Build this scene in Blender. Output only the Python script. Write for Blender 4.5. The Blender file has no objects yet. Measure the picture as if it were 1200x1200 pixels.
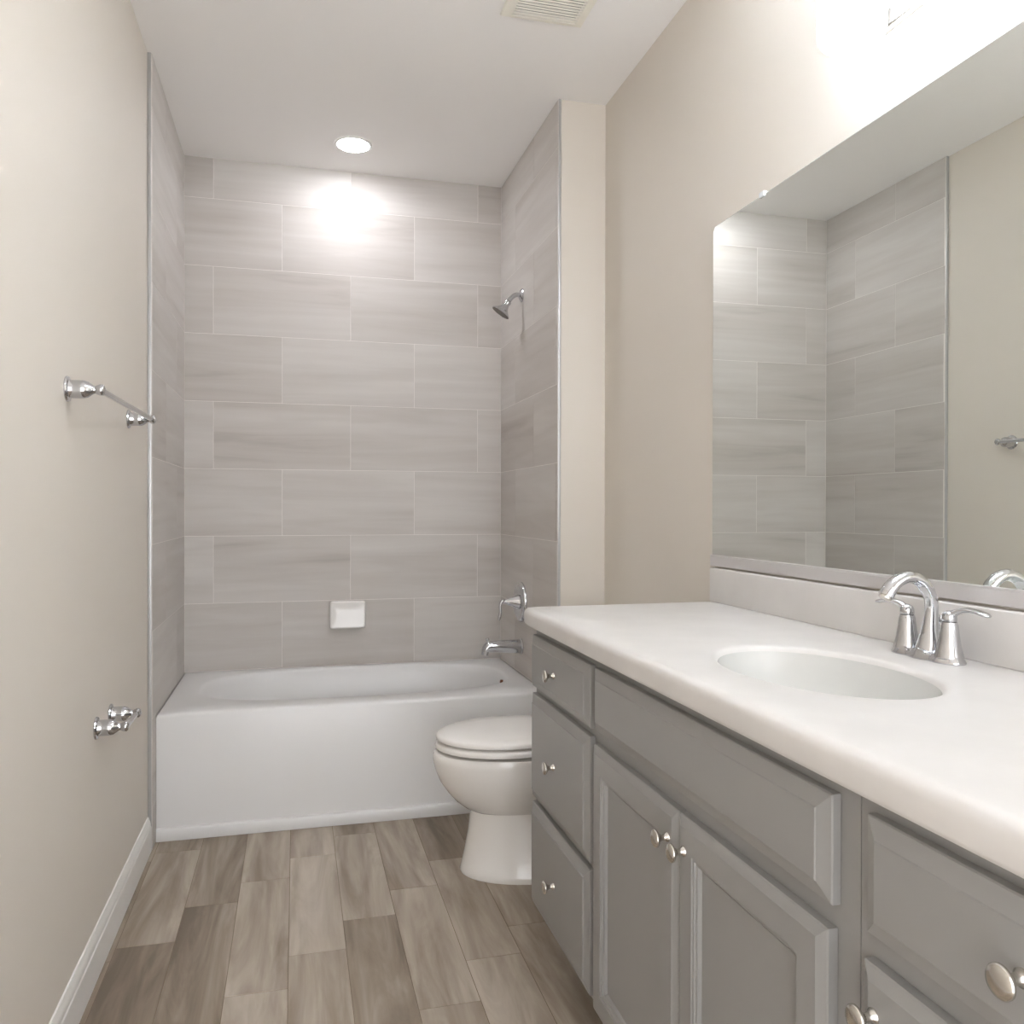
import bpy, bmesh, math, random
from mathutils import Vector, Matrix
PI = math.pi
C = bpy.context.scene.collection
sc = bpy.context.scene
random.seed(11)

# ------------------------------------------------------------------ camera
cam_d = bpy.data.cameras.new('camera'); cam = bpy.data.objects.new('camera', cam_d); C.objects.link(cam)
F_PX, YAW, PITCH, ROLL, CAM_H = 972.8, 0.2548, -0.0053, 0.0018, 1.1848
cam_d.sensor_width = 36.0; cam_d.lens = F_PX/1200*36.0
cam_d.clip_start = 0.02
cam.location = (0, 0, CAM_H)
cam.rotation_mode = 'QUATERNION'
cam.rotation_quaternion = (Matrix.Rotation(-YAW, 3, 'Z') @ Matrix.Rotation(PI/2+PITCH, 3, 'X') @ Matrix.Rotation(ROLL, 3, 'Z')).to_quaternion()
sc.camera = cam

# ------------------------------------------------------------------ world, exposure, light levels
w = bpy.data.worlds.new('world'); sc.world = w; w.use_nodes = True
bg = w.node_tree.nodes['Background']; bg.inputs['Color'].default_value = (.98, .985, 1.0, 1); bg.inputs['Strength'].default_value = 1.75
vs = sc.view_settings
vs.view_transform = 'Standard'; vs.look = 'None'; vs.gamma = 1; vs.use_curve_mapping = False
vs.exposure = 1.47
VANITY_LAMP = 3.7      # emission of the frosted shades
BULB = 1300.0            # bulbs inside the shades, which are open at the top
CAN_LAMP = 45.0         # emission of the recessed lens
sc.cycles.caustics_reflective = True
sc.cycles.max_bounces = 10; sc.cycles.diffuse_bounces = 6; sc.cycles.glossy_bounces = 6

# ------------------------------------------------------------------ measured planes (metres)
XL, XLT, XRT, XR = -.4932, -.4787, .9674, 1.1605    # left wall, left tile, right tile, right wall
YB, YTE, YW = 3.9315, 3.0804, 3.0288                # back tile, left tile edge, wing wall front
ZC = 2.743; ZRIM = .452; YTUB = 3.157; YREAR = -.75
ZCT, XCE, YCE = .9195, .5875, 2.150                 # counter top, front edge, far end
XM, YM, ZM0, ZM1 = 1.1518, 2.1518, 1.0496, 1.9837   # mirror

# ------------------------------------------------------------------ materials
def lin(c):
    return tuple((x/255/12.92 if x/255 <= .04045 else ((x/255+.055)/1.055)**2.4) for x in c)+(1,)
class NT:
    def __init__(s, name):
        s.m = bpy.data.materials.new(name); s.m.use_nodes = True
        s.t = s.m.node_tree; s.b = s.t.nodes['Principled BSDF']
    def n(s, typ, **kw):
        nd = s.t.nodes.new(typ)
        for k, v in kw.items():
            if k in nd.inputs.keys(): nd.inputs[k].default_value = v
            else: setattr(nd, k, v)
        return nd
    def l(s, a, b): s.t.links.new(a, b)
def plain(name, rgb, rough=.5, metal=0, bump=0, bscale=300, spec=.5, coat=0):
    q = NT(name); q.b.inputs['Base Color'].default_value = lin(rgb)
    q.b.inputs['Roughness'].default_value = rough; q.b.inputs['Metallic'].default_value = metal
    q.b.inputs['Specular IOR Level'].default_value = spec
    q.b.inputs['Coat Weight'].default_value = coat
    tc = q.n('ShaderNodeTexCoord')
    nz = q.n('ShaderNodeTexNoise', Scale=bscale, Detail=3.0); q.l(tc.outputs['Object'], nz.inputs['Vector'])
    if bump:
        bp = q.n('ShaderNodeBump', Strength=bump, Distance=.001); q.l(nz.outputs['Fac'], bp.inputs['Height']); q.l(bp.outputs['Normal'], q.b.inputs['Normal'])
    return q.m
def mottled(name, a, b, scale, rough, coat=0):
    q = NT(name); q.b.inputs['Roughness'].default_value = rough; q.b.inputs['Coat Weight'].default_value = coat
    tc = q.n('ShaderNodeTexCoord'); nz = q.n('ShaderNodeTexNoise', Scale=scale, Detail=5.0)
    q.l(tc.outputs['Object'], nz.inputs['Vector'])
    rp = q.n('ShaderNodeValToRGB'); rp.color_ramp.elements[0].color = lin(a); rp.color_ramp.elements[1].color = lin(b)
    rp.color_ramp.elements[0].position = .3; rp.color_ramp.elements[1].position = .7
    q.l(nz.outputs['Fac'], rp.inputs['Fac']); q.l(rp.outputs['Color'], q.b.inputs['Base Color'])
    return q.m
def emit(name, rgb, strength, base=(240, 240, 238)):
    q = NT(name); q.b.inputs['Base Color'].default_value = lin(base)
    q.b.inputs['Emission Color'].default_value = lin(rgb); q.b.inputs['Emission Strength'].default_value = strength
    return q.m
def streaked(name, axis, cols, vscale, rough, tint=.10, dist=.6, detail=5.0, fine=0.0, bump=0.0):
    """grain running along `axis`, one random slice of noise per tile (face attribute 'rnd')"""
    q = NT(name)
    tc = q.n('ShaderNodeTexCoord'); at = q.n('ShaderNodeAttribute', attribute_name='rnd')
    mp = q.n('ShaderNodeMapping'); mp.inputs['Scale'].default_value = vscale; q.l(tc.outputs['Object'], mp.inputs['Vector'])
    mu = q.n('ShaderNodeMath', operation='MULTIPLY'); mu.inputs[1].default_value = 37.0; q.l(at.outputs['Fac'], mu.inputs[0])
    nz = q.n('ShaderNodeTexNoise', noise_dimensions='4D', Scale=1.0, Detail=detail, Roughness=.55, Distortion=dist)
    q.l(mp.outputs['Vector'], nz.inputs['Vector']); q.l(mu.outputs[0], nz.inputs['W'])
    # a broader drift across each tile
    mp2 = q.n('ShaderNodeMapping'); mp2.inputs['Scale'].default_value = tuple(v*.33 for v in vscale); q.l(tc.outputs['Object'], mp2.inputs['Vector'])
    nz2 = q.n('ShaderNodeTexNoise', noise_dimensions='4D', Scale=1.0, Detail=2.0, Distortion=.3)
    q.l(mp2.outputs['Vector'], nz2.inputs['Vector']); q.l(mu.outputs[0], nz2.inputs['W'])
    mix = q.n('ShaderNodeMath', operation='ADD'); q.l(nz.outputs['Fac'], mix.inputs[0])
    q.l(nz2.outputs['Fac'], mix.inputs[1])
    half = q.n('ShaderNodeMath', operation='MULTIPLY'); half.inputs[1].default_value = .5; q.l(mix.outputs[0], half.inputs[0])
    # per tile shift
    sh = q.n('ShaderNodeMath', operation='MULTIPLY_ADD'); sh.inputs[1].default_value = tint; q.l(at.outputs['Fac'], sh.inputs[0])
    q.l(half.outputs[0], sh.inputs[2])
    last = sh.outputs[0]
    if fine:
        mp3 = q.n('ShaderNodeMapping'); mp3.inputs['Scale'].default_value = tuple(v*6 if v > 5 else v*1.5 for v in vscale); q.l(tc.outputs['Object'], mp3.inputs['Vector'])
        nz3 = q.n('ShaderNodeTexNoise', noise_dimensions='4D', Scale=1.0, Detail=3.0); q.l(mp3.outputs['Vector'], nz3.inputs['Vector']); q.l(mu.outputs[0], nz3.inputs['W'])
        f = q.n('ShaderNodeMath', operation='MULTIPLY_ADD'); f.inputs[1].default_value = fine; q.l(nz3.outputs['Fac'], f.inputs[0]); q.l(last, f.inputs[2])
        f2 = q.n('ShaderNodeMath', operation='SUBTRACT'); f2.inputs[1].default_value = fine*.5; q.l(f.outputs[0], f2.inputs[0]); last = f2.outputs[0]
    rp = q.n('ShaderNodeValToRGB'); e = rp.color_ramp.elements
    e[0].position, e[0].color = cols[0][0], lin(cols[0][1]); e[1].position, e[1].color = cols[-1][0], lin(cols[-1][1])
    for p_, c_ in cols[1:-1]:
        x = e.new(p_); x.color = lin(c_)
    q.l(last, rp.inputs['Fac']); q.l(rp.outputs['Color'], q.b.inputs['Base Color'])
    q.b.inputs['Roughness'].default_value = rough; q.b.inputs['Specular IOR Level'].default_value = .35
    if bump:
        bp = q.n('ShaderNodeBump', Strength=bump, Distance=.001); q.l(last, bp.inputs['Height']); q.l(bp.outputs['Normal'], q.b.inputs['Normal'])
    return q.m

TILE_COLS = [(.30, (160, 152, 146)), (.45, (186, 180, 174)), (.58, (195, 190, 185)), (.75, (206, 202, 197))]
M = dict(
    paint=plain('beige_paint', (213, 206, 196), .6, bump=.25, bscale=260),
    ceiling=plain('ceiling_paint', (241, 239, 237), .8, bump=.2, bscale=200),
    base=plain('white_trim_paint', (226, 224, 220), .4),
    tile_x=streaked('grey_stone_tile_x', 'x', TILE_COLS, (1.3, 1, 16), .5),
    tile_y=streaked('grey_stone_tile_y', 'y', TILE_COLS, (1, 1.3, 16), .5),
    grout=plain('pale_grout', (224, 219, 214), .8),
    plank=streaked('wood_look_plank', 'y', [(.40, (106, 93, 79)), (.52, (139, 126, 111)), (.60, (159, 147, 133)), (.74, (188, 178, 165))], (10, 1.3, 1), .42, tint=.13, dist=2.0, fine=.10, bump=.06),
    fgrout=plain('brown_grout', (118, 103, 84), .85),
    metal_trim=plain('satin_aluminium', (190, 190, 190), .4, .7),
    tub=plain('white_enamel', (219, 218, 217), .28, coat=.15),
    china=plain('white_china', (230, 227, 223), .1, coat=.4),
    seat=plain('white_plastic', (231, 228, 224), .2),
    rubber=plain('dark_gap', (40, 38, 36), .7),
    cab=plain('grey_cabinet_paint', (146, 145, 143), .36, bump=.05, bscale=400),
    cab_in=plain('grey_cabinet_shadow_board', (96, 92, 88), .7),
    counter=mottled('cultured_marble', (209, 206, 203), (216, 213, 210), 9, .33),
    basin=mottled('basin_white', (206, 206, 203), (211, 211, 208), 6, .25),
    chrome=plain('chrome', (205, 206, 209), .07, 1),
    nickel=plain('satin_nickel', (216, 212, 205), .2, 1),
    mirror=plain('mirror_silver', (245, 249, 246), .0, 1),
    medge=plain('mirror_edge_glass', (150, 165, 160), .1),
    channel=plain('mirror_channel_metal', (216, 213, 213), .38, .5),
    clear=plain('clear_plastic', (225, 228, 230), .15),
    vent=plain('ivory_plastic', (238, 235, 224), .45),
    spray=plain('grey_spray_face', (104, 98, 92), .5),
    dark=plain('painted_cavity_shade', (58, 53, 47), .9),
    bulb=emit('bulb_lit', (228, 239, 255), BULB),
    shade=emit('frosted_glass_lit', (234, 243, 255), VANITY_LAMP),
    lens=emit('lamp_lens_lit', (246, 248, 255), CAN_LAMP),
    rust=plain('rust_stain', (120, 72, 44), .6),
)

# ------------------------------------------------------------------ mesh helpers
def box(bm, x0, x1, y0, y1, z0, z1, bev=0, seg=2, mi=0):
    b2 = bmesh.new(); r = bmesh.ops.create_cube(b2, size=1)
    for v in b2.verts:
        v.co = Vector(((x0+x1)/2+v.co.x*(x1-x0), (y0+y1)/2+v.co.y*(y1-y0), (z0+z1)/2+v.co.z*(z1-z0)))
    if bev: bmesh.ops.bevel(b2, geom=b2.edges[:], offset=bev, segments=seg, profile=.5, affect='EDGES')
    for f in b2.faces: f.material_index = mi
    join(bm, b2)
def join(bm, b2):
    mp = {v: bm.verts.new(v.co) for v in b2.verts}
    for f in b2.faces:
        nf = bm.faces.new([mp[v] for v in f.verts]); nf.material_index = f.material_index
    b2.free()
def loft(bm, rings, cap0=True, cap1=True, mi=0, closed=True):
    vs_ = [[bm.verts.new(p) for p in r] for r in rings]
    n = len(vs_[0])
    for a, b in zip(vs_[:-1], vs_[1:]):
        for i in range(n if closed else n-1):
            j = (i+1) % n
            f = bm.faces.new((a[i], a[j], b[j], b[i])); f.material_index = mi
    if cap0: bm.faces.new(list(reversed(vs_[0]))).material_index = mi
    if cap1: bm.faces.new(vs_[-1]).material_index = mi
def frame_of(d):
    d = Vector(d).normalized(); up = Vector((0, 0, 1)) if abs(d.z) < .95 else Vector((0, 1, 0))
    u = d.cross(up).normalized(); v = u.cross(d).normalized(); return u, v, d
def lathe(bm, base, direction, prof, n=32, su=1, sv=1, mi=0, cap=True):
    """prof = [(distance along direction, radius), ...]"""
    u, v, d = frame_of(direction); base = Vector(base)
    rings = []
    for h, r in prof:
        r = max(r, 1e-5)
        rings.append([base+d*h+u*(su*r*math.cos(2*PI*i/n))+v*(sv*r*math.sin(2*PI*i/n)) for i in range(n)])
    loft(bm, rings, cap, cap, mi)
def smooth_path(pts, k=6):
    out = []
    for i in range(len(pts)-1):
        p0 = pts[max(i-1, 0)]; p1 = pts[i]; p2 = pts[i+1]; p3 = pts[min(i+2, len(pts)-1)]
        for s in range(k):
            t = s/k
            out.append([.5*((2*b)+(-a+c)*t+(2*a-5*b+4*c-d)*t*t+(-a+3*b-3*c+d)*t**3) for a, b, c, d in zip(p0, p1, p2, p3)])
    out.append(list(pts[-1])); return out
def tube(bm, pts, n=20, k=6, mi=0, side=None):
    """pts = [(x, y, z, radius across, radius in plane), ...]; `side` = fixed sideways axis"""
    P = smooth_path([tuple(p) if len(p) == 5 else tuple(p)+(p[3],) for p in pts], k)
    rings = []; pu = None
    for i, p in enumerate(P):
        a = Vector(P[max(i-1, 0)][:3]); b = Vector(P[min(i+1, len(P)-1)][:3]); d = (b-a).normalized()
        if side is not None:
            u = Vector(side); u = (u-d*u.dot(d)).normalized()
        elif pu is None: u, _, _ = frame_of(d)
        else: u = (pu-d*pu.dot(d)).normalized()
        pu = u; v = d.cross(u)
        rings.append([Vector(p[:3])+u*(p[3]*math.cos(2*PI*j/n))+v*(p[4]*math.sin(2*PI*j/n)) for j in range(n)])
    loft(bm, rings, True, True, mi)
def sellip(cx, cy, a, b, e, z, n=96):
    """superellipse ring, e=None is a true rectangle; same polar parametrisation for all"""
    r = []
    for i in range(n):
        t = 2*PI*(i+.5*0)/n; c, s = math.cos(t), math.sin(t)
        k = 1/max(abs(c), abs(s)) if e is None else (abs(c)**e+abs(s)**e)**(-1/e)
        r.append(Vector((cx+a*k*c, cy+b*k*s, z)))
    return r
def rect_rings(bm, plane, y0, y1, z0, z1, prof, mi=0):
    """front made of concentric rectangles on a plane facing -X; prof = [(inset, height above plane)]"""
    rings = []
    for ins, h in prof:
        a, b, c, d = y0+ins, y1-ins, z0+ins, z1-ins
        rings.append([(plane-h, a, c), (plane-h, a, d), (plane-h, b, d), (plane-h, b, c)])
    loft(bm, rings, True, True, mi)

def finish(name, bm, mats, parent=None, ang=35, smooth=True, origin=None):
    L = Vector(parent['_o']) if parent is not None else (Vector(origin) if origin else Vector((0, 0, 0)))
    for v in bm.verts: v.co -= L
    bmesh.ops.recalc_face_normals(bm, faces=bm.faces[:])
    me = bpy.data.meshes.new(name); bm.to_mesh(me); bm.free()
    for m in (mats if isinstance(mats, (list, tuple)) else [mats]): me.materials.append(m)
    if smooth:
        me.shade_smooth(); me.set_sharp_from_angle(angle=math.radians(ang))
    o = bpy.data.objects.new(name, me); C.objects.link(o)
    if parent is not None: o.parent = parent; o['_o'] = tuple(L)
    else: o.location = L; o['_o'] = tuple(L)
    return o
def thing(name, label, cat, loc, group=None):
    o = bpy.data.objects.new(name, None); C.objects.link(o); o.empty_display_size = .05
    o.location = loc; o['_o'] = tuple(loc); o['label'] = label; o['category'] = cat
    if group: o['group'] = group
    return o
def tag(o, label, cat, group=None):
    o['label'] = label; o['category'] = cat
    if group: o['group'] = group
    return o
def struct(name, bm, mats, **kw):
    o = finish(name, bm, mats, **kw); o['kind'] = 'structure'; return o
NB = bmesh.new

# ------------------------------------------------------------------ room shell
WT = .1
def set_rnd(o, vals):
    at = o.data.attributes.new('rnd', 'FLOAT', 'FACE')
    for i, v in enumerate(vals): at.data[i].value = v

# floor: individual planks over a grout bed
bm = NB(); rn = []
def slab_tile(bm, rn, axis, plane, h, u0, u1, v0, v1, mi, lay=None):
    """thin raised tile; axis = normal ('x+','x-','y-','z+')"""
    def P(u, v, d):
        if axis == 'z+': return (u, v, plane+d)
        if axis == 'y-': return (u, plane-d, v)
        if axis == 'x+': return (plane+d, u, v)
        if axis == 'x-': return (plane-d, u, v)
    e = .0006
    a = [bm.verts.new(P(u, v, 0)) for u, v in ((u0, v0), (u1, v0), (u1, v1), (u0, v1))]
    b = [bm.verts.new(P(u, v, h)) for u, v in ((u0+e, v0+e), (u1-e, v0+e), (u1-e, v1-e), (u0+e, v1-e))]
    r = random.random()
    fs = [bm.faces.new(b)]+[bm.faces.new((a[i], a[(i+1) % 4], b[(i+1) % 4], b[i])) for i in range(4)]
    for f in fs: f.material_index = mi; f[lay] = r
def tiled(name, bm, lay, mats, base_fn=None):
    bmesh.ops.recalc_face_normals(bm, faces=bm.faces[:])
    me = bpy.data.meshes.new(name); bm.to_mesh(me); bm.free()
    for m in mats: me.materials.append(m)
    o = bpy.data.objects.new(name, me); C.objects.link(o); o['kind'] = 'structure'
    return o
bm = NB(); lay = bm.faces.layers.float.new('rnd')
box(bm, XL, XR, YREAR, YB, -.1, -.0008, mi=0)
PW, PL, G = .1497, .632, .0016
joints = {-4: 2.35, -3: 2.415, -2: 2.612, -1: 2.742, 0: 2.262, 1: 2.418, 2: 2.575, 3: 2.757, 4: 2.27, 5: 2.62, 6: 2.30, 7: 2.5}
x0 = -.018
for k in range(-4, 8):
    a = x0+PW*(k-0); b = a+PW
    # column k spans x0+(k)*PW ... : the column whose right edge sits at -.168 is k=-2
    a, b = max(a, XL), min(b, XR)
    if b-a < .004: continue
    j = joints[k]; y = j
    while y > YREAR: y -= PL
    while y < YB:
        y0_, y1_ = max(y, YREAR), min(y+PL, YB)
        if y1_-y0_ > .01: slab_tile(bm, rn, 'z+', -.0008, .0008, a+G/2, b-G/2, y0_+G/2, y1_-G/2, 1, lay)
        y += PL
tiled('floor', bm, lay, [M['fgrout'], M['plank']])

bm = NB(); box(bm, XL-WT, XR+WT, YREAR-WT, YB+WT+.02, ZC, ZC+WT)
struct('ceiling', bm, M['ceiling'])
bm = NB(); box(bm, XL-WT, XL, YREAR-WT, YB+WT+.02, -.1, ZC); struct('wall_left', bm, M['paint'])
bm = NB(); box(bm, XR, XR+WT, YREAR-WT, YB+WT+.02, -.1, ZC); struct('wall_right', bm, M['paint'])
# wall behind the viewer; unseen doorway added, made wide to let in fill light
DX0, DX1, DZ = -.40, .95, 2.30
bm = NB()
box(bm, XL, DX0, YREAR-WT, YREAR, -.1, ZC); box(bm, DX1, XR, YREAR-WT, YREAR, -.1, ZC); box(bm, DX0, DX1, YREAR-WT, YREAR, DZ, ZC)
struct('wall_rear', bm, M['paint'])
bm = NB()
for a, b in ((DX0-.06, DX0), (DX1, DX1+.06)): box(bm, a, b, YREAR, YREAR+.015, 0, DZ+.06, .003)
box(bm, DX0, DX1, YREAR, YREAR+.015, DZ, DZ+.06, .003)
struct('trim_3', bm, M['base'])
# wing wall between the tub alcove and the right wall
bm = NB(); box(bm, XRT+.012, XR, YW, YB+.0, 0, ZC); struct('wall_wing', bm, M['paint'])

# tiled surround: three walls of 30 x 60 stone-look tile in half bond
ROW, TL, GT = .3015, .604, .0022
def tile_wall(name, axis, plane, thick, u0, u1, zlow, jA, jB, mat, box_args):
    bm = NB(); lay = bm.faces.layers.float.new('rnd')
    box(bm, *box_args, mi=0)
    z = ZRIM; k = 0
    while z-ROW > zlow-ROW+.01: z -= ROW; k -= 1
    while z < ZC-.002:
        j = jB if k % 2 == 0 else jA
        u = j
        while u > u0: u -= TL
        while u < u1:
            a, b = max(u, u0), min(u+TL, u1); c, d = max(z, zlow), min(z+ROW, ZC)
            if b-a > .006 and d-c > .006:
                slab_tile(bm, None, axis, plane, .0008, a+GT/2, b-GT/2, c+GT/2, d-GT/2, 1, lay)
            u += TL
        z += ROW; k += 1
    return tiled(name, bm, lay, [M['grout'], mat])
tile_wall('wall_back', 'y-', YB+.0008, .1, XLT, XRT, ZRIM, .247, -.060, M['tile_x'], (XL, XR, YB+.0008, YB+.1, -.1, ZC))
tile_wall('wall_alcove_left', 'x+', XLT-.0008, .01, YTE, YB, 0, 3.396, 3.690, M['tile_y'], (XL, XLT-.0008, YTE, YB, 0, ZC))
tile_wall('wall_alcove_right', 'x-', XRT+.0008, .01, YW, YB, 0, 3.36, 3.66, M['tile_y'], (XRT+.0008, XRT+.012, YW, YB, 0, ZC))
# metal edge profiles where the tile stops
bm = NB(); box(bm, XL, XLT-.002, YTE-.006, YTE, 0, ZC, .0015); struct('trim_1', bm, M['metal_trim'])
bm = NB(); box(bm, XRT+.0015, XRT+.012, YW-.006, YW, 0, ZC, .0015); struct('trim_2', bm, M['metal_trim'])

# baseboard with a stepped, eased top
def baseboard(name, pts, y0, y1):
    bm = NB(); loft(bm, [[(x, y0, z) for x, z in pts], [(x, y1, z) for x, z in pts]]); struct(name, bm, M['base'], ang=20)
prof = [(0, 0), (.013, 0), (.013, .078), (.0125, .083), (.0105, .087), (.0100, .096), (.0085, .103), (.0055, .110), (.004, .1165), (0, .1178)]
baseboard('baseboard_left', [(XL+a, b) for a, b in prof], YREAR+.016, YTE-.0065)
baseboard('baseboard_right', [(XR-a, b) for a, b in prof], YCE+.02, YW)
bm = NB(); loft(bm, [[(x, YW-a, b) for a, b in prof] for x in (XRT+.012, XR-.0135)]); struct('baseboard_wing', bm, M['base'], ang=20)

# ------------------------------------------------------------------ bathtub
TX0, TX1, TY0, TY1 = XLT+.0012, XRT-.0012, YTUB, YB-.001
cx, cy, ta, tb = (TX0+TX1)/2, (TY0+TY1)/2, (TX1-TX0)/2, (TY1-TY0)/2
tub = thing('bathtub', 'long white enamel alcove bathtub between the grey tiled walls', 'bathtub', (cx, TY0, 0))
bm = NB()
rings = [sellip(cx, cy, ta, tb, None, 0), sellip(cx, cy, ta, tb, None, ZRIM-.016), sellip(cx, cy, ta-.0015, tb-.0015, None, ZRIM-.009),
         sellip(cx, cy, ta-.005, tb-.005, None, ZRIM-.003), sellip(cx, cy, ta-.012, tb-.012, None, ZRIM)]
ox, oy = .262, 3.572        # basin opening
for a, b, e, z, dx in ((.640, .312, 2.9, ZRIM, 0), (.632, .305, 2.9, ZRIM-.003, 0), (.622, .296, 2.9, ZRIM-.012, .002), (.610, .286, 2.9, ZRIM-.035, .006),
                       (.580, .270, 2.9, .33, .022), (.545, .252, 2.9, .22, .040), (.515, .236, 2.8, .14, .052), (.475, .208, 2.7, .10, .058), (.40, .15, 2.6, .088, .06), (.2, .07, 2.4, .084, .06)):
    rings.append(sellip(ox+dx, oy, a, b, e, z))
loft(bm, rings, True, True)
finish('tub_shell', bm, M['tub'], tub, ang=50)
bm = NB()
loft(bm, [[(x, TY0-a, b) for a, b in ((-.002, .0005), (.011, .0005), (.012, .003), (.012, .040), (.0105, .0435), (.007, .0455), (-.002, .046))] for x in (TX0, TX1)])
finish('apron_ledge', bm, M['tub'], tub, ang=40)
# overflow screw holes with rust, on the faucet end of the basin
for yy, zz, rr in ((3.535, .418, .011), (3.485, .408, .009)):
    bm = NB(); lathe(bm, (ox+.612, yy, zz), (-1, 0, .1), [(-.01, rr), (.0045, rr), (.005, rr*.7)], 16)
    finish('overflow_hole', bm, M['rust'], tub)
bm = NB(); lathe(bm, (.62, 3.572, .086), (0, 0, 1), [(0, .028), (.003, .028), (.004, .02), (.002, .012)], 28); finish('drain', bm, M['chrome'], tub)

# ------------------------------------------------------------------ tub fittings
YF = 3.54
t = thing('tub_spout', 'chrome tub filler spout low on the right tile wall above the tub rim', 'faucet', (XRT, YF, .572))
bm = NB()
tube(bm, [(XRT-.0005, YF, .571, .027, .031), (XRT-.03, YF, .572, .026, .030), (XRT-.08, YF, .574, .024, .0275), (XRT-.125, YF, .575, .023, .0250), (XRT-.148, YF, .573, .022, .0240), (XRT-.160, YF, .566, .021, .0200), (XRT-.165, YF, .555, .020, .0165), (XRT-.167, YF, .540, .019, .0150)], 24, 5, side=(0, 1, 0))
finish('spout', bm, M['chrome'], t, ang=60)
bm = NB(); lathe(bm, (XRT-.155, YF, .590), (0, 0, 1), [(0, .004), (.012, .004), (.013, .008), (.020, .009), (.024, .006)], 16); finish('diverter_knob', bm, M['chrome'], t)
bm = NB(); lathe(bm, (XRT-.0003, YF, .572), (-1, 0, 0), [(0, .034), (.004, .034), (.008, .030)], 28); finish('flange', bm, M['chrome'], t)

t = thing('shower_valve', 'round chrome shower valve plate with cone and hanging lever on the right tile wall', 'shower valve', (XRT, YF, .768))
bm = NB(); lathe(bm, (XRT-.0003, YF, .768), (-1, 0, 0), [(0, .0885), (.006, .0885), (.012, .086), (.017, .080), (.019, .070), (.0175, .055), (.017, .02)], 48); finish('escutcheon', bm, M['chrome'], t)
bm = NB(); lathe(bm, (XRT-.016, YF, .768), (-1, 0, .05), [(0, .034), (.004, .033), (.020, .026), (.040, .0175), (.058, .0105), (.068, .0090), (.073, .006)], 28); finish('cone', bm, M['chrome'], t)
bm = NB(); tube(bm, [(XRT-.078, YF, .774, .009, .007), (XRT-.090, YF, .772, .009, .008), (XRT-.098, YF, .752, .0085, .0065), (XRT-.097, YF, .728, .0095, .0065), (XRT-.101, YF, .704, .0105, .0075), (XRT-.104, YF, .690, .007, .005)], 16, 5, side=(0, 1, 0)); finish('lever', bm, M['chrome'], t)

t = thing('shower', 'small chrome shower head on a bent arm high on the right tile wall', 'shower head', (XRT, YF, 2.122))
bm = NB(); lathe(bm, (XRT-.0003, YF, 2.122), (-1, 0, 0), [(0, .030), (.003, .030), (.009, .024), (.014, .014)], 28); finish('flange', bm, M['chrome'], t)
bm = NB(); tube(bm, [(XRT-.004, YF, 2.122, .0105), (XRT-.025, YF, 2.123, .0105), (XRT-.043, YF, 2.114, .0105), (XRT-.058, YF, 2.098, .0105), (XRT-.068, YF, 2.082, .0105)], 18, 5); finish('arm', bm, M['chrome'], t, ang=60)
d = Vector((-.56, .13, -.82)).normalized(); fc = Vector((.868, YF, 2.037))
bm = NB(); lathe(bm, fc-d*.062, d, [(-.004, .009), (0, .014), (.008, .015), (.014, .013), (.022, .0145), (.034, .020), (.046, .030), (.055, .041), (.061, .0437)], 36); finish('head', bm, M['chrome'], t)
bm = NB(); lathe(bm, fc-d*.0015, d, [(0, .0425), (.002, .042), (.0025, .03)], 36); finish('spray_face', bm, M['spray'], t)

# soap dish
t = thing('soap_dish', 'white ceramic soap dish fixed to the back tile wall above the tub', 'soap dish', (.233, YB, .623))
def rr(x0_, x1_, z0_, z1_, r, y, n=6):
    o = []
    for cx_, cz_, a0 in ((x1_-r, z1_-r, 0), (x0_+r, z1_-r, 90), (x0_+r, z0_+r, 180), (x1_-r, z0_+r, 270)):
        for i in range(n+1):
            a = math.radians(a0+90*i/n); o.append((cx_+r*math.cos(a), y, cz_+r*math.sin(a)))
    return o
bm = NB()
loft(bm, [rr(.154, .312, .626, .749, .012, YB-.0004), rr(.152, .314, .624, .751, .013, YB-.006), rr(.151, .315, .623, .752, .013, YB-.026), rr(.152, .314, .624, .751, .013, YB-.032), rr(.155, .311, .627, .748, .012, YB-.036), rr(.160, .306, .632, .743, .011, YB-.037)], True, False)
finish('body', bm, M['china'], t, ang=60)
bm = NB()
loft(bm, [rr(.160, .306, .632, .743, .011, YB-.037), rr(.168, .298, .640, .735, .010, YB-.0366), rr(.180, .286, .653, .722, .010, YB-.0358), rr(.20, .266, .67, .706, .010, YB-.0356)], False, True)
finish('tray', bm, M['china'], t, ang=60)

# ------------------------------------------------------------------ toilet
TCY, TXB = 2.655, XR-.012
def egg(xf, xb, hw, z, xm=None, e=2.0, n=56, cy=TCY):
    """closed outline, blunt back at xb, round front at xf (towards -X)"""
    xm = xm if xm is not None else xf+(xb-xf)*.52
    r = []
    for i in range(n):
        t_ = 2*PI*i/n; c, s = math.cos(t_), math.sin(t_)
        ee = e if c < 0 else 2.6
        k = (abs(c)**ee+abs(s)**ee)**(-1/ee)
        r.append(Vector((xm+(xm-xf if c < 0 else xb-xm)*k*c, cy+hw*k*s, z)))
    return r
toi = thing('toilet', 'white two piece toilet with closed lid beside the grey vanity', 'toilet', (.80, TCY, 0))
bm = NB()
loft(bm, [egg(.521, 1.05, .160, .0), egg(.519, 1.05, .162, .006), egg(.523, 1.05, .159, .018), egg(.535, 1.04, .150, .07), egg(.546, 1.03, .138, .13), egg(.552, 1.02, .132, .18), egg(.556, 1.02, .130, .212)])
finish('pedestal', bm, M['china'], toi, ang=50)
bm = NB()
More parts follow.
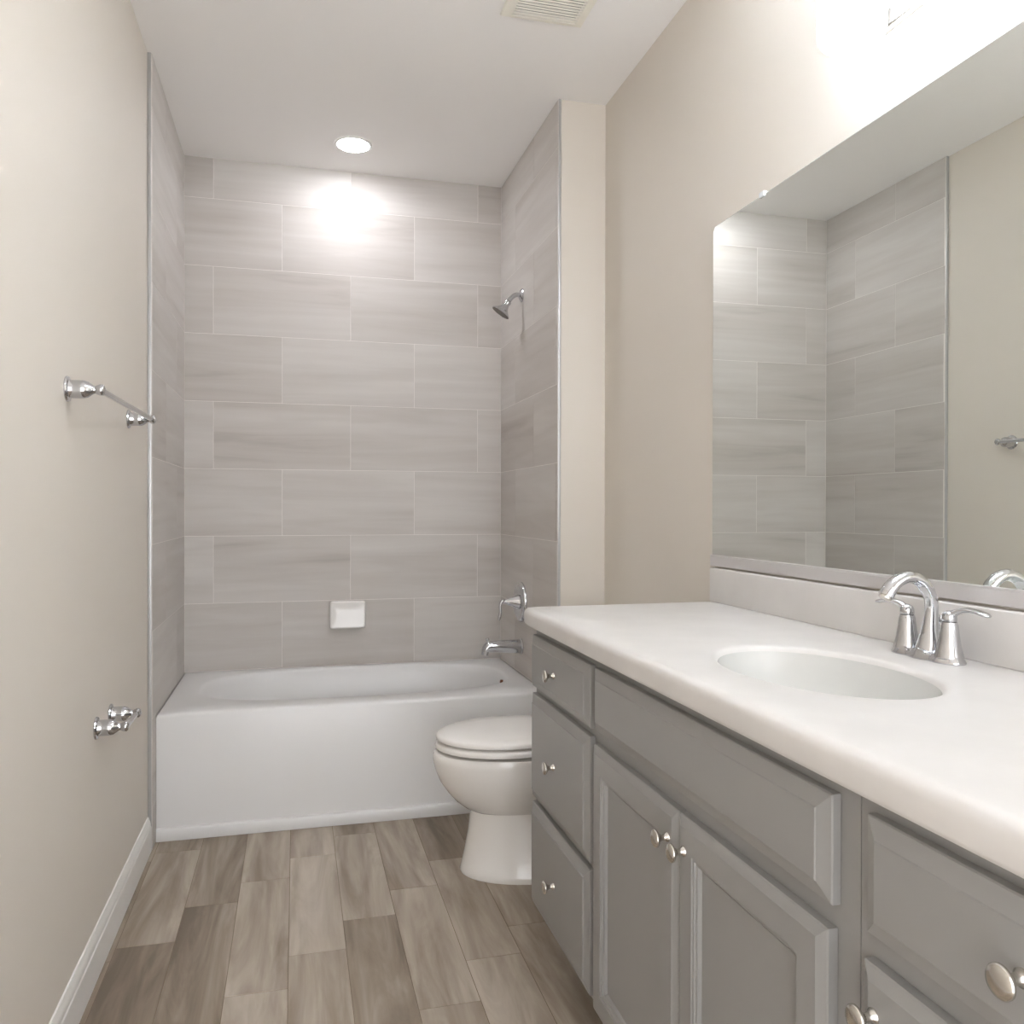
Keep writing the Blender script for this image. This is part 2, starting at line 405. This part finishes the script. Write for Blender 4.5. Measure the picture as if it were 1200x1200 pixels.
loft(bm, [egg(.560, 1.0, .110, .195), egg(.530, 1.01, .130, .212), egg(.505, 1.02, .146, .232), egg(.478, 1.03, .160, .262), egg(.452, 1.04, .172, .300), egg(.436, 1.05, .180, .340), egg(.430, 1.06, .183, .368), egg(.431, 1.06, .183, .385), egg(.436, 1.06, .180, .395), egg(.446, 1.055, .170, .3975),
          egg(.49, .87, .115, .395), egg(.50, .85, .105, .36), egg(.56, .80, .07, .27)])
finish('bowl', bm, M['china'], toi, ang=50)
def plate(name, xf, xb, hw, z0_, z1_, dome, mat, parent, hole=False):
    bm = NB()
    R = [egg(xf+.006, xb, hw-.006, z0_), egg(xf+.001, xb, hw-.001, z0_+.003), egg(xf, xb, hw, (z0_+z1_)/2), egg(xf+.002, xb, hw-.002, z1_-.004), egg(xf+.007, xb-.003, hw-.007, z1_-.0005)]
    if hole:
        R += [egg(xf+.06, xb-.09, hw-.06, z1_), egg(xf+.066, xb-.1, hw-.066, z0_+.004), egg(xf+.062, xb-.094, hw-.062, z0_)]
        loft(bm, R+[R[0]], False, False)
        bmesh.ops.remove_doubles(bm, verts=bm.verts[:], dist=1e-6)
    else:
        R += [egg(xf+.03, xb-.02, hw-.03, z1_+dome*.5), egg(xf+.09, xb-.06, hw-.09, z1_+dome), egg(xf+.14, xb-.1, hw-.14, z1_+dome*1.1)]
        loft(bm, R)
    return finish(name, bm, mat, parent, ang=50)
plate('seat', .438, .885, .178, .4050, .4275, 0, M['seat'], toi, hole=True)
plate('lid', .440, .890, .178, .4330, .4530, .012, M['seat'], toi)
for s in (-1, 1):
    bm = NB(); box(bm, .885, .915, TCY+s*.075-.02, TCY+s*.075+.02, .404, .438, .006, 3)
    finish('seat_hinge', bm, M['seat'], toi)
bm = NB()
loft(bm, [sellip(1.055, TCY, .075, .19, 6, .405, 48), sellip(1.052, TCY, .085, .21, 6, .43, 48), sellip(1.052, TCY, .092, .225, 6, .60, 48), sellip(1.052, TCY, .094, .23, 6, .725, 48)])
finish('tank', bm, M['china'], toi, ang=50)
bm = NB()
loft(bm, [sellip(1.050, TCY, .098, .236, 6, .726, 48), sellip(1.050, TCY, .100, .239, 6, .732, 48), sellip(1.050, TCY, .100, .239, 6, .752, 48), sellip(1.050, TCY, .094, .233, 6, .760, 48), sellip(1.05, TCY, .05, .15, 4, .763, 48)])
finish('tank_lid', bm, M['china'], toi, ang=50)
bm = NB(); lathe(bm, (.960, TCY+.15, .66), (-1, 0, 0), [(0, .014), (.006, .014), (.012, .007), (.02, .006)], 18)
tube(bm, [(.944, TCY+.15, .66, .006), (.94, TCY+.12, .657, .005), (.938, TCY+.08, .652, .006)], 12, 4); finish('flush_lever', bm, M['chrome'], toi)

# ------------------------------------------------------------------ vanity
XF = .627                                    # face frame plane
def knob(parent, y, z, face_x):
    bm = NB(); lathe(bm, (face_x+.0008, y, z), (-1, 0, 0), [(0, .0085), (.003, .0085), (.006, .0055), (.012, .0048), (.017, .007), (.0205, .0130), (.0225, .0150), (.0250, .0152), (.0268, .0138), (.0282, .009), (.0287, .003)], 28)
    return finish('knob', bm, M['nickel'], parent, ang=60)
DR = [(0, 0), (0, .0105), (.0015, .0125), (.004, .0130), (.021, .0195), (.0225, .0212), (.024, .0213)]
def drawer(parent, y0_, y1_, z0_, z1_, ky=None, kz=None, name='drawer'):
    bm = NB(); rect_rings(bm, XF-.0006, y0_, y1_, z0_, z1_, DR)
    o = finish(name, bm, M['cab'], parent, ang=12)
    if ky is not None: knob(o, ky, kz, XF-.0006-.0213)
    return o
def cab_door(parent, y0_, y1_, z0_, z1_, ky, kz):
    bm = NB()
    fr = [(0, 0), (0, .0125), (.002, .0145), (.013, .0192), (.015, .0205), (.053, .0205), (.0545, .0185), (.058, .0180), (.0595, .0155), (.064, .0145), (.066, .0115), (.0675, .0085), (.070, .0085), (.070, .004)]
    rect_rings(bm, XF-.0006, y0_, y1_, z0_, z1_, fr)
    o = finish('door', bm, M['cab'], parent, ang=12)
    bm = NB(); i = .0702; box(bm, XF-.0006-.0088, XF-.0006-.0045, y0_+i, y1_-i, z0_+i, z1_-i); finish('panel', bm, M['cab'], o)
    knob(o, ky, kz, XF-.0006-.0205)
ZB, ZT = .114, .872                          # cabinet box below the counter slab
def carcass(t, y0_, y1_):
    bm = NB()
    box(bm, XF+.019, XR-.002, y0_, y0_+.016, ZB, ZT); box(bm, XF+.019, XR-.002, y1_-.016, y1_, ZB, ZT)
    box(bm, XF+.019, XR-.002, y0_+.016, y1_-.016, ZB, ZB+.016)
    finish('case', bm, M['cab'], t, smooth=False)
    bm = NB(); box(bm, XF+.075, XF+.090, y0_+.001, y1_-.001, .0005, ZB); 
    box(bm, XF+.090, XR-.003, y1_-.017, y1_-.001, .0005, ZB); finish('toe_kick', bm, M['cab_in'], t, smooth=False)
YS = .817
t = thing('vanity_cabinet', 'grey vanity cabinet with three far drawers and double doors under the sink', 'cabinet', (XF, (YS+2.142)/2, 0))
carcass(t, YS+.0008, 2.142)
bm = NB()
def fr(y0_, y1_, z0_, z1_): box(bm, XF, XF+.0188, y0_, y1_, z0_, z1_)
Y1 = 2.142
fr(Y1-.038, Y1, ZB, ZT); fr(1.653, 1.695, ZB, ZT); fr(YS+.0008, YS+.045, ZB, ZT)
for a, b in ((ZB, .142), (.402, .425), (.690, .715), (.842, ZT)): fr(1.695, Y1-.038, a, b)
for a, b in ((ZB, .130), (.680, .722), (.842, ZT)): fr(YS+.045, 1.653, a, b)
box(bm, XF+.012, XF+.0185, YS+.05, Y1-.04, ZB+.01, ZT-.01)
finish('face_frame', bm, M['cab'], t, smooth=False)
dy0, dy1 = 1.686, 2.134
for z0_, z1_ in ((.709, .846), (.418, .691), (.131, .401)): drawer(t, dy0, dy1, z0_, z1_, (dy0+dy1)/2+.008, (z0_+z1_)/2)
drawer(t, .853, 1.657, .714, .846, name='false_front')
cab_door(t, 1.2535, 1.657, .122, .684, 1.2825, .631)
cab_door(t, .858, 1.2505, .122, .684, 1.222, .631)

t2 = thing('vanity_cabinet', 'nearest grey vanity unit, one drawer over one door, cut by the right frame edge', 'cabinet', (XF, .58, 0))
YN = .345
carcass(t2, YN, YS-.0008)
bm = NB()
fr(YN, YN+.04, ZB, ZT); fr(YS-.035, YS-.0008, ZB, ZT)
for a, b in ((ZB, .130), (.680, .722), (.842, ZT)): fr(YN+.04, YS-.035, a, b)
box(bm, XF+.012, XF+.0185, YN+.03, YS-.03, ZB+.01, ZT-.01)
finish('face_frame', bm, M['cab'], t2, smooth=False)
drawer(t2, .371, .791, .714, .846, .578, .781)
cab_door(t2, .371, .793, .122, .684, .768, .635)

# countertop slab with an oval cut-out and rounded front edge
SX, SY, SA, SB = .842, 1.205, .144, .222
top = thing('countertop', 'long white vanity countertop with backsplash and oval sink bowl, on grey cabinets', 'countertop', (XCE, 1.2, ZCT))
NY0 = .325
ccx, ccy, ca, cb = (XCE+XR-.0005)/2, (NY0+YCE)/2, (XR-.0005-XCE)/2, (YCE-NY0)/2
def slab_ring(ins, z, rc=.018, n=160):
    """rectangle with rounded corners, by polar direction"""
    a, b = ca-ins, cb-ins; r = []
    for i in range(n):
        th = 2*PI*i/n; c, s = math.cos(th), math.sin(th)
        k = 1/max(abs(c), abs(s)); x, y = k*c*a, k*s*b
        # round the corner
        dx, dy = abs(x)-(a-rc), abs(y)-(b-rc)
        if dx > 0 and dy > 0:
            l_ = math.hypot(dx, dy); x = math.copysign(a-rc+dx*rc/l_, x); y = math.copysign(b-rc+dy*rc/l_, y)
        r.append(Vector((ccx+x, ccy+y, z)))
    return r
bm = NB()
ZU = .873
o_rings = [slab_ring(.006, ZU), slab_ring(.002, ZU+.002), slab_ring(0, ZU+.008), slab_ring(0, ZCT-.016), slab_ring(.0025, ZCT-.008), slab_ring(.008, ZCT-.0025), slab_ring(.018, ZCT)]
def sink_ring(k, z, n=160):
    """oval cut-out sampled so that it lines up with slab_ring directions"""
    r = []
    for i in range(n):
        th = 2*PI*i/n; c, s = math.cos(th), math.sin(th); kk = 1/max(abs(c), abs(s))
        px, py = ccx+kk*c*ca-SX, ccy+kk*s*cb-SY
        a_ = math.atan2(py/1.0, px*1.6)
        r.append(Vector((SX+(SA+k)*math.cos(a_), SY+(SB+k)*math.sin(a_), z)))
    return r
loft(bm, o_rings+[sink_ring(.014, ZCT), sink_ring(.007, ZCT-.001), sink_ring(.002, ZCT-.004), sink_ring(-.0008, ZCT-.0105), sink_ring(.02, ZCT-.0125), sink_ring(.02, ZU)]+[o_rings[0]], False, False)
bmesh.ops.remove_doubles(bm, verts=bm.verts[:], dist=1e-6)
finish('slab', bm, M['counter'], top, ang=60)
bm = NB(); box(bm, 1.1407, XR-.0004, NY0, YCE-.003, ZCT-.001, 1.0152, .004, 3); finish('backsplash', bm, M['counter'], top, ang=60)

bm = NB()
def srg(k, z): return [Vector((SX+SA*k*math.cos(2*PI*i/96), SY+SB*k*math.sin(2*PI*i/96), z)) for i in range(96)]
prof = [(.995, ZCT-.010), (.985, ZCT-.018), (.965, ZCT-.034), (.92, ZCT-.060), (.84, ZCT-.085), (.72, ZCT-.108), (.55, ZCT-.126), (.35, ZCT-.137), (.16, ZCT-.141), (.12, ZCT-.147)]
loft(bm, [srg(k, z) for k, z in prof]+[srg(k+.05, z-.008) for k, z in reversed(prof)], False, False)
bnb = finish('sink_basin', bm, M['basin'], top, ang=60); bnb['label'] = 'oval cool white sink bowl'
bm = NB(); lathe(bm, (SX, SY, ZCT-.1435), (0, 0, 1), [(0, .022), (.005, .024), (.007, .021), (.0055, .012)], 28); finish('drain', bm, M['chrome'], bnb)

# ------------------------------------------------------------------ faucet
FX, FY = 1.086, 1.240
fau = thing('faucet', 'chrome two handle arched faucet behind the oval sink', 'faucet', (FX, FY, ZCT))
bm = NB()
def stadium(hx, hy, z, dip=0, n=72):
    r = []
    for i in range(n):
        t_ = 2*PI*i/n; c, s = math.cos(t_), math.sin(t_)
        y = hy*math.copysign(abs(s)**.75, s); x = hx*math.copysign(abs(c)**.85, c)
        waist = 1-.22*math.exp(-(abs(y)-.027)**2/.00022)
        r.append(Vector((FX+x*waist, FY+y, z-dip*math.exp(-(abs(y)-.026)**2/.0002))))
    return r
loft(bm, [stadium(.0300, .0800, ZCT+.0004), stadium(.0302, .0805, ZCT+.003), stadium(.0285, .078, ZCT+.006), stadium(.0262, .0745, ZCT+.012, .003), stadium(.0235, .0705, ZCT+.018, .006), stadium(.012, .06, ZCT+.019, .006)])
finish('base_plate', bm, M['chrome'], fau, ang=50)
for s in (1, -1):
    hy = FY+s*.0508
    bm = NB(); lathe(bm, (FX, hy, ZCT+.010), (0, 0, 1), [(0, .0240), (.006, .0225), (.020, .0190), (.040, .0160), (.056, .0142), (.058, .0132), (.0605, .0132), (.0610, .0120)], 32)
    h = finish('handle_body', bm, M['chrome'], fau, ang=40)
    bm = NB(); lathe(bm, (FX, hy, ZCT+.0715), (0, 0, 1), [(0, .0120), (.003, .0125), (.010, .0120), (.015, .0095), (.018, .005)], 28)
    dx = -.012 if s > 0 else .018
    tube(bm, [(FX, hy, ZCT+.081, .009, .007), (FX+dx*.3, hy+s*.013, ZCT+.089, .007, .0055), (FX+dx*.6, hy+s*.027, ZCT+.093, .0080, .0045), (FX+dx*.9, hy+s*.044, ZCT+.092, .0105, .0040), (FX+dx, hy+s*.059, ZCT+.089, .0100, .0038), (FX+dx*1.1, hy+s*.067, ZCT+.087, .004, .002)], 18, 5, side=(1, 0, 0))
    finish('lever', bm, M['chrome'], h, ang=60)
bm = NB()
tube(bm, [(FX+.002, FY, ZCT+.010, .0245, .0225), (FX+.004, FY, ZCT+.030, .0200, .0180), (FX+.006, FY, ZCT+.055, .0138, .0135), (FX+.009, FY, ZCT+.082, .0108, .0118), (FX+.005, FY, ZCT+.110, .0112, .0116), (FX-.012, FY, ZCT+.133, .0125, .0112), (FX-.036, FY, ZCT+.144, .0130, .0108), (FX-.060, FY, ZCT+.139, .0138, .0112), (FX-.077, FY, ZCT+.126, .0142, .0120), (FX-.087, FY, ZCT+.111, .0140, .0125)], 28, 6, side=(0, 1, 0))
finish('spout', bm, M['chrome'], fau, ang=60)
bm = NB(); lathe(bm, (FX-.0868, FY, ZCT+.1115), (-.55, 0, -.83), [(0, .0110), (.005, .0110), (.006, .008)], 20); finish('aerator', bm, M['nickel'], fau)
bm = NB(); lathe(bm, (FX+.036, FY+.009, ZCT+.004), (0, 0, 1), [(0, .003), (.055, .003), (.057, .0055), (.061, .0068), (.066, .0066), (.070, .004)], 18); finish('lift_rod', bm, M['chrome'], fau)

# ------------------------------------------------------------------ mirror
mir = thing('wall_mirror', 'large frameless wall mirror above the vanity backsplash', 'mirror', (XM, 1.2, ZM0))
MY0 = .33
bm = NB()
ch = .012
out = [(YM, ZM0-.004), (YM, ZM1-ch), (YM-ch*.8, ZM1), (MY0, ZM1), (MY0, ZM0-.004)]
loft(bm, [[(XM+.0055, y, z) for y, z in out], [(XM+.001, y, z) for y, z in out], [(XM, y+(.0012 if y == MY0 else -.0012), z-(.0012 if z > 1.5 else 0)) for y, z in out]], True, False)
finish('glass_edge', bm, M['medge'], mir, smooth=False)
bm = NB()
bm.faces.new([bm.verts.new((XM, y+(.0012 if y == MY0 else -.0012), z-(.0012 if z > 1.5 else 0))) for y, z in out])
finish('mirror_glass', bm, M['mirror'], mir, smooth=False)
bm = NB()
box(bm, XM-.0045, XR-.0004, MY0, YM+.004, 1.0205, 1.0475, .001, 1); box(bm, XM-.0050, XM-.0008, MY0, YM+.004, 1.047, 1.0515, .0012, 2)
finish('bottom_channel', bm, M['channel'], mir)
bm = NB(); box(bm, XM-.004, XR-.001, 1.882, 1.905, ZM1-.006, ZM1+.008, .002, 2); finish('mirror_clip', bm, M['clear'], mir)

# ------------------------------------------------------------------ towel bar and paper holder on the left wall
def post(parent, y, z, name='post'):
    bm = NB()
    lathe(bm, (XL+.0003, y, z), (1, 0, 0), [(0, .0285), (.002, .0290), (.005, .0275), (.007, .0215), (.010, .0205), (.028, .0206), (.036, .0203), (.043, .0178), (.050, .0130), (.055, .0092), (.059, .0086), (.0605, .0100), (.063, .0110), (.068, .0128), (.073, .0125), (.077, .0095), (.079, .004)], 32)
    return finish(name, bm, M['chrome'], parent, ang=40)
t = thing('towel_bar', 'chrome towel bar on two posts mounted on the beige left wall', 'towel bar', (XL, 2.386, 1.447))
post(t, 2.037, 1.447); post(t, 2.735, 1.452)
bm = NB(); tube(bm, [(XL+.068, 2.037, 1.447, .0072), (XL+.068, 2.735, 1.452, .0072)], 18, 2); finish('bar', bm, M['chrome'], t)
t = thing('paper_holder', 'short chrome toilet paper holder low on the left wall near the tub', 'paper holder', (XL, 2.395, .618))
post(t, 2.310, .621); post(t, 2.480, .615)
bm = NB(); lathe(bm, (XL+.068, 2.318, .6207), (0, 1, -.035), [(0, .006), (.004, .0085), (.008, .0092), (.070, .0092), (.0705, .0075), (.150, .0075), (.152, .009), (.156, .006)], 22); finish('roller', bm, M['chrome'], t)

# ------------------------------------------------------------------ ceiling fittings
t = thing('recessed_light', 'round glowing recessed ceiling light above the bathtub', 'light', (.239, 3.632, ZC))
bm = NB()
lathe(bm, (.239, 3.632, ZC+.0), (0, 0, -1), [(.0003, .080), (.003, .0795), (.0045, .077), (.0045, .069), (.001, .0665)], 48, cap=False)
finish('trim_ring', bm, M['base'], t, ang=60)
bm = NB(); lathe(bm, (.239, 3.632, ZC-.001), (0, 0, -1), [(0, .0655), (.0035, .0650), (.0060, .055), (.0075, .030), (.008, .012)], 40); finish('lens', bm, M['lens'], t)

t = thing('exhaust_vent', 'square ivory exhaust fan grille on the ceiling', 'vent', (.757, 2.412, ZC))
vx0, vx1, vy0, vy1 = .622, .892, 2.275, 2.548
bm = NB()
def vr(i, z): return [(vx0+i, vy0+i, z), (vx1-i, vy0+i, z), (vx1-i, vy1-i, z), (vx0+i, vy1-i, z)]
loft(bm, [vr(.002, ZC-.0003), vr(0, ZC-.005), vr(.004, ZC-.011), vr(.030, ZC-.020), vr(.032, ZC-.020), vr(.033, ZC-.010)], False, False)
finish('grille_frame', bm, M['vent'], t, ang=25)
bm = NB(); n_s = 15; p_ = (vy1-vy0-.066)/n_s
for k in range(n_s):
    y = vy0+.033+p_*k; box(bm, vx0+.031, vx1-.031, y, y+p_*.60, ZC-.0195, ZC-.0165, .0006, 1)
finish('louvres', bm, M['vent'], t, smooth=False)
bm = NB(); box(bm, vx0+.033, vx1-.033, vy0+.033, vy1-.033, ZC-.004, ZC-.0008); finish('cavity_shade_plate', bm, M['dark'], t, smooth=False)  # dark plate under the solid ceiling, its colour standing in for shade between louvres

# ------------------------------------------------------------------ vanity light
VY, VZ, SHZ = 1.240, 2.190, 2.094
t = thing('vanity_light', 'three shade vanity wall light glowing above the mirror', 'light', (XR, VY, VZ))
bm = NB(); box(bm, XR-.022, XR-.0004, VY-.24, VY+.24, VZ-.045, VZ+.045, .006, 3); finish('back_plate', bm, M['nickel'], t)
for dy in (.17, 0, -.17):
    bm = NB(); tube(bm, [(XR-.02, VY+dy, VZ, .008), (XR-.03, VY+dy, VZ+.001, .008), (XR-.045, VY+dy, VZ, .009)], 14, 4)
    arm = finish('arm', bm, M['nickel'], t)
    bm = NB(); lathe(bm, (XR-.108, VY+dy, SHZ), (0, 0, 1), [(0, .030), (.001, .048), (.005, .058), (.014, .063), (.03, .0645), (.09, .0650), (.170, .0655), (.172, .0640), (.170, .0620), (.03, .0600), (.014, .056), (.009, .04)], 36)
    sh = finish('lamp_shade', bm, M['shade'], t, ang=60)
    bm = NB(); lathe(bm, (XR-.108, VY+dy, SHZ+.012), (0, 0, 1), [(0, .010), (.02, .012), (.035, .022), (.055, .030), (.075, .029), (.092, .018), (.098, .006)], 24)
    finish('bulb', bm, M['bulb'], sh, ang=60)

for o in bpy.data.objects:
    if '_o' in o.keys(): del o['_o']
